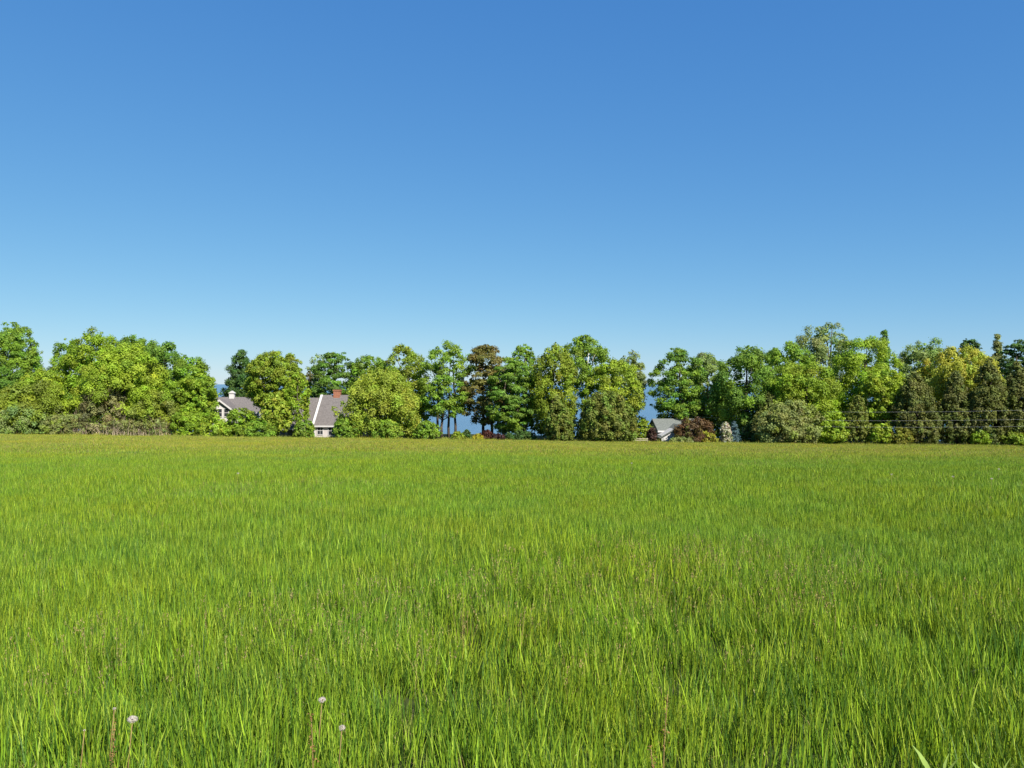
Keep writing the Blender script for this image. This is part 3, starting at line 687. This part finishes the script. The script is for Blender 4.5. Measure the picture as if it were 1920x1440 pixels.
tufts = bpy.data.collections.new('meadow_tufts')      # prototypes, not linked to the scene
def proto(idx, data):
    V, Q, T, tint = data
    fs = [f for f in (Q, T) if len(f)]
    tufts.objects.link(bpy.data.objects.new('tuft_%02d' % idx, np_mesh('tuft_%02d' % idx, V, fs, M['grass'], tint)))
def merge(*ds):
    Vs, Qs, Ts, tq, tt, o = [], [], [], [], [], 0
    for V, Q, T, tint in ds:
        Vs.append(V); Qs.append(Q + o); Ts.append(T + o); tq.append(tint[:len(Q)]); tt.append(tint[len(Q):]); o += len(V)
    return np.concatenate(Vs), np.concatenate(Qs), np.concatenate(Ts), np.concatenate(tq + tt)
def seed_heads(rng, n, radius, h0, h1, colour, size=0.05):
    """thin culms with a loose panicle of small scales"""
    st = blades(rng, n, radius, h0, h1, .0025, .0035, 3, [((0.17, 0.21, 0.05), 1), (colour, .7)], (0.02, .3), .15)
    tips = st[0].reshape(n, -1, 3)[:, -1]; k = 9
    P = np.repeat(tips, k, 0) + rng.normal(size=(n * k, 3)) * np.array([.004, .004, size * .42]) - np.array([0, 0, size * .6])
    s = rng.uniform(.003, .0065, (n * k, 1)); u = rng.normal(size=(n * k, 3)) * np.array([.3, .3, 1.2]); u /= np.linalg.norm(u, axis=1, keepdims=True)
    w = np.cross(u, rng.normal(size=(n * k, 3))); w /= np.linalg.norm(w, axis=1, keepdims=True)
    V = np.stack([P - u * s * 1.5, P + w * s * .6, P + u * s * 1.5, P - w * s * .6], 1).reshape(-1, 3)
    tint = np.clip(np.array(colour) * (1 + .25 * rng.normal(size=(n * k, 1))), .02, .6)
    return merge(st, (V, np.arange(n * k * 4).reshape(-1, 4), np.zeros((0, 3), int), tint))

rg = np.random.default_rng(7)
for q in range(6):   proto(q, blades(rg, 42, .15, .16, .37, .0045, .0092, 4, PAL))
for q in range(6, 8): proto(q, merge(blades(rg, 28, .15, .16, .36, .0055, .0105, 4, PAL), blades(rg, 1, .14, .24, .38, .002, .0035, 4, [(STRAW, 1)], (.4, 1.1), .4)))
for q in range(8, 10): proto(q, merge(blades(rg, 26, .15, .16, .36, .0045, .009, 4, PAL), seed_heads(rg, 5, .15, .28, .44, BROWN)))
for q in range(19, 21): proto(q, merge(blades(rg, 14, .16, .18, .40, .006, .012, 4, PAL), blades(rg, 6, .16, .20, .36, .005, .009, 5, [(G4, 1), (STRAW, .15), (G2, 3), (G1, 2)], (.5, 1.1), .4)))
proto(22, blades(rg, 40, .2, .05, .17, .004, .009, 3, [(BASE, 2), (STRAW, .8), (BROWN, 1.5), (G3, 2), (G1, 1)], (.2, 1.1), .8))
for q in range(21, 22): proto(q, blades(rg, 20, .20, .2, .5, .008, .016, 4, [(G1, 2), (G3, 2), (G4, 1)], (.1, .8), .4))
for q in range(10, 14): proto(q, blades(rg, 60, .28, .15, .33, .006, .012, 3, PAL_MID))
for q in range(14, 16): proto(q, merge(blades(rg, 50, .28, .15, .33, .006, .012, 3, PAL_MID), seed_heads(rg, 8, .28, .26, .40, BROWN, .08)))
for q in range(16, 19): proto(q, blades(rg, 90, .55, .10, .27, .010, .020, 2, PAL_FAR, (.05, .4)))

def field_noise(x, y, s, seed):
    r = np.random.default_rng(seed); v = np.zeros_like(x)
    for j in range(7):
        a = r.random() * 6.28; fq = s * r.uniform(.6, 2.2); v += np.sin(fq * (x * np.cos(a) + y * np.sin(a)) + r.random() * 6.28) / 7 ** .5
    return v
P_, R_, S_, I_ = [], [], [], []
def scatter(rng, y0, y1, dens, kinds, seedk, soft0, soft1, scale):
    """tufts over the band y0..y1 of the field, thinned softly at both ends so that the bands overlap"""
    half = lambda y: 0.74 * y + 3.0
    n = int(dens * (y1 - y0) * 2 * half(y1))
    y = rng.uniform(y0, y1, n); x = rng.uniform(-half(y1), half(y1), n)
    k = (np.abs(x) < half(y))
    if soft0: k &= rng.random(n) < np.clip((y - y0) / soft0, 0, 1)
    if soft1: k &= rng.random(n) < np.clip((y1 - y) / soft1, 0, 1)
    k &= rng.random(n) < np.clip(.82 + (.50 if soft0 == 0 else .3) * field_noise(x, y, 3.6, 14) + .22 * field_noise(x, y, .8, 15) - .05 * np.clip(x, -2, 3) * (y < 9), .25, 1)
    x, y = x[k], y[k]; n = len(x)
    patch = field_noise(x, y, .55, 3)
    kd = rng.choice(kinds, n)
    if seedk:
        sn = field_noise(x, y, .45, 9) + 0.030 * np.clip(x, -12, 14) - .25
        m = rng.random(n) < np.clip(sn * .16 - .05, 0.004, .15); kd[m] = rng.choice(seedk, m.sum())
    if soft0 == 0:
        m = rng.random(n) < np.clip(.03 + .03 * x / 3 + .06 * field_noise(x, y, .9, 33), .01, .22); kd[m] = rng.choice([19, 20], m.sum())
    I_.append(kd); P_.append(np.stack([x, y, gz(x, y)], -1))
    lean = rng.normal(0, .06, (n, 2)) + np.stack([field_noise(x, y, .35, 5) * .10, .06 + field_noise(x, y, .3, 6) * .10], -1)
    R_.append(np.stack([lean[:, 0], lean[:, 1], rng.random(n) * 6.283], -1))
    S_.append(scale * rng.uniform(.72, 1.2, n) * (1 + .16 * patch))
rs = np.random.default_rng(21)
scatter(rs, 1.3, 16.5, 140, [0, 1, 2, 3, 4, 5, 0, 1, 2, 3, 4, 5, 0, 2, 6], [8, 9], 0, 5, 1.0)
scatter(rs, 1.3, 8.5, 40, [22], None, 0.01, 3, 1.0)
scatter(rs, 11.5, 46, 54, [10, 11, 12, 13], [14, 15], 5, 14, 1.0)
scatter(rs, 32, 109.5, 14, [16, 17, 18], None, 14, 0, 1.0)
scatter(rs, 101, 110, 2.2, [21], None, 6, 0, 1.5)
pts = np.concatenate(P_); rot = np.concatenate(R_); scl = np.concatenate(S_); idx = np.concatenate(I_)

gm = bpy.data.meshes.new('grass'); gm.vertices.add(len(pts)); gm.vertices.foreach_set('co', pts.astype(np.float32).ravel())
for nm_, tp_, dat, key in (('rot', 'FLOAT_VECTOR', rot, 'vector'), ('scl', 'FLOAT', scl, 'value'), ('pick', 'INT', idx, 'value')):
    a = gm.attributes.new(nm_, tp_, 'POINT'); a.data.foreach_set(key, np.ascontiguousarray(dat, np.int32 if tp_ == 'INT' else np.float32).ravel())
gm.materials.append(M['grass'])
grass = link(bpy.data.objects.new('grass', gm))
tag(grass, 'tall green meadow grass covering the whole field', 'grass', kind='stuff')
ng = bpy.data.node_groups.new('meadow', 'GeometryNodeTree')
ng.interface.new_socket('Geometry', in_out='INPUT', socket_type='NodeSocketGeometry')
ng.interface.new_socket('Geometry', in_out='OUTPUT', socket_type='NodeSocketGeometry')
gi = ng.nodes.new('NodeGroupInput'); go = ng.nodes.new('NodeGroupOutput')
iop = ng.nodes.new('GeometryNodeInstanceOnPoints'); ci = ng.nodes.new('GeometryNodeCollectionInfo')
ci.inputs['Collection'].default_value = tufts; ci.inputs['Separate Children'].default_value = True; ci.inputs['Reset Children'].default_value = True
def named(nm_, tp_):
    n = ng.nodes.new('GeometryNodeInputNamedAttribute'); n.data_type = tp_; n.inputs['Name'].default_value = nm_; return n.outputs[0]
e2r = ng.nodes.new('FunctionNodeEulerToRotation')
ng.links.new(gi.outputs[0], iop.inputs['Points']); ng.links.new(ci.outputs[0], iop.inputs['Instance'])
iop.inputs['Pick Instance'].default_value = True
ng.links.new(named('pick', 'INT'), iop.inputs['Instance Index'])
ng.links.new(named('rot', 'FLOAT_VECTOR'), e2r.inputs[0]); ng.links.new(e2r.outputs[0], iop.inputs['Rotation'])
ng.links.new(named('scl', 'FLOAT'), iop.inputs['Scale'])
ng.links.new(iop.outputs[0], go.inputs[0])
md = grass.modifiers.new('meadow', 'NODES'); md.node_group = ng

# ------------------------------------------------------------------ weeds standing above the grass
def on_field(px, py, hgt):
    """point of the field whose plants of height hgt show at that spot of the photograph"""
    Y = 3.0
    for _ in range(60):
        Y = (EYE - hgt - float(gz(at(px, Y), Y))) * F / (py - 720.0)
    return at(px, Y), Y
def dandelion(label, px, py, h, r, seed, full=1.0, lean=0.05):
    rng = np.random.default_rng(seed); x, y = on_field(px, py, h); g = float(gz(x, y))
    root = tag(empty('dandelion', (x, y, g)), label, 'dandelion', 'dandelion clocks in the meadow')
    tip = (lean * h, 0.02, h - r * .35)
    MB().tube([(0, 0, -.02), (lean * h * .3, 0.01, h * .5), tip], [.0028, .0026, .0024], 6).build('stem', M['stalk'], root, True)
    n = int(120 * full) if h > .2 and y < 12 else 60
    d = rng.normal(size=(n, 3)); d[:, 2] += .45; d /= np.linalg.norm(d, axis=1, keepdims=True)
    c = np.array(tip); b = MB()
    for k in range(8):
        a = k * .785
    ico = [(0, 0, 1)] + [(math.cos(k * 1.2566) * .9, math.sin(k * 1.2566) * .9, .35) for k in range(5)] + [(math.cos(k * 1.2566 + .63) * .9, math.sin(k * 1.2566 + .63) * .9, -.4) for k in range(5)] + [(0, 0, -1)]
    fc = [(0, 1+k, 1+(k+1) % 5) for k in range(5)] + [(1+k, 6+k, 1+(k+1) % 5) for k in range(5)] + [(1+(k+1) % 5, 6+k, 6+(k+1) % 5) for k in range(5)] + [(6+k, 11, 6+(k+1) % 5) for k in range(5)]
    b.poly([tuple(c + np.array(p) * r * .24) for p in ico], fc).build('seed_core', M['seed'], root, True)
    u = np.cross(d, rng.normal(size=(n, 3))); u /= np.linalg.norm(u, axis=1, keepdims=True); w = np.cross(d, u)
    L = r * rng.uniform(.8, 1.05, (n, 1)) * np.array([1, 1, .66]); tipv = c + d * L; V, Q = [], []
    base = c + d * r * .22; th = r * .016
    V.append(np.stack([base - u * th, base + u * th, tipv + u * th, tipv - u * th], 1).reshape(-1, 3)); Q.append(np.arange(n * 4).reshape(n, 4)); o = n * 4
    for ang in np.linspace(0, np.pi, 4)[:-1]:          # the parachute: three crossed threads
        e = (u * np.cos(ang) + w * np.sin(ang)); f2 = np.cross(d, e); q = r * .30
        V.append(np.stack([tipv - e * q + d * q * .35, tipv - f2 * th * 1.6, tipv + e * q + d * q * .35, tipv + f2 * th * 1.6], 1).reshape(-1, 3)); Q.append(np.arange(n * 4).reshape(n, 4) + o); o += n * 4
    ob = link(bpy.data.objects.new('seed_head', np_mesh('seed_head', np.concatenate(V), [np.concatenate(Q)], M['puff'])), root)
    ob['kind'] = 'stuff'
dandelion('largest dandelion clock near the lower left corner', 237, 1349, .36, .021, 1)
dandelion('small white dandelion clock just beyond the largest one', 203, 1331, .36, .008, 2, .6)
dandelion('lone round dandelion clock among grass left of centre', 595, 1313, .36, .018, 3)
dandelion('half hidden pale dandelion clock lower than the lone one', 633, 1366, .31, .016, 4, .7)
dandelion('tiny dandelion bud in the lower left corner', 147, 1372, .32, .006, 5, .5)
for k, (px, py, lb) in enumerate(((444, 887, 'white dandelion speck far out below the chimney house'), (1872, 879, 'white dandelion speck far out below the last cedar'),
                                  (1786, 893, 'white dandelion speck far out below the golden willow'), (1858, 897, 'white dandelion speck nearer than the one below the last cedar'),
                                  (1183, 868, 'white dandelion speck far out below the rail fence'), (1671, 889, 'white dandelion speck far out below the yellow-green bushes'))):
    dandelion(lb, px, py, .50, .030, 20 + k)

def sorrel(label, px, py, h, seed, lean):
    rng = np.random.default_rng(seed); x, y = on_field(px, py, h); g = float(gz(x, y))
    root = tag(empty('sorrel_plant', (x, y, g)), label, 'weed', 'reddish weeds in the meadow')
    line = [np.array((lean * h * t * t, .02 * t, -.02 + h * t)) for t in np.linspace(0, 1, 6)]
    MB().tube(line, list(np.linspace(.0045, .002, 6)), 6).build('stem', M['stalk'], root, True)
    b = MB()
    for k in range(70):
        t = rng.uniform(.45, 1.0); p = np.array((lean * h * t * t, .02 * t, h * t)) + rng.normal(size=3) * np.array([.014, .014, .01]) * (1.35 - t)
        s = rng.uniform(.003, .0065); a = rng.normal(size=3); a /= np.linalg.norm(a); e = np.cross(a, [0.3, .2, 1]); e /= np.linalg.norm(e)
        b.poly([p - a * s, p + e * s, p + a * s, p - e * s], [(0, 1, 2, 3)])
    o = b.build('seed_cluster', M['sorrel'], root); o['kind'] = 'stuff'
sorrel('reddish brown sorrel stalk standing right of centre in the near grass', 1243, 1296, .50, 1, .05)
sorrel('paler sorrel stalk in front of the reddish brown one', 1230, 1400, .40, 2, -.04)
sorrel('brown sorrel stalk beneath the small dandelion clock', 205, 1352, .42, 3, .03)
sorrel('brown sorrel stalk beneath the lone round dandelion clock', 587, 1340, .42, 4, -.03)

def broad(label, px, py, h, seed):
    rng = np.random.default_rng(seed); x, y = on_field(px, py, h); g = float(gz(x, y))
    root = tag(empty('dock_plant', (x, y, g)), label, 'weed', 'broad-leaved weeds in the meadow')
    for k in range(4):
        a = rng.uniform(-.6, .6) + (0 if k % 2 else 3.14); L = h * rng.uniform(.75, 1.05); w = rng.uniform(.022, .034)
        b = MB(); n = 7; P = []
        for j in range(n):
            t = j / (n - 1); c = np.array((math.cos(a) * .32 * L * t ** 1.8, math.sin(a) * .3 * L * t ** 1.8, L * t - .12 * L * t ** 3)); ww = w * math.sin(math.pi * min(1, .12 + .88 * t) ** .8) + .002
            P += [c - np.array((ww * .8, ww * .5, -ww * .25)), c, c + np.array((ww * .8, ww * .5, ww * .25))]
        b.poly(P, [(3*j+i_, 3*j+i_+1, 3*j+i_+4, 3*j+i_+3) for j in range(n - 1) for i_ in (0, 1)]).build('leaf', M['broad'], root, True)
broad('pale broad-leaved dock in the lower right corner of the meadow', 1757, 1385, .32, 1)
broad('smaller broad-leaved dock close to the right picture edge', 1862, 1398, .30, 2)
print('STAT leaves', LEAVES[0], 'tufts', len(pts))
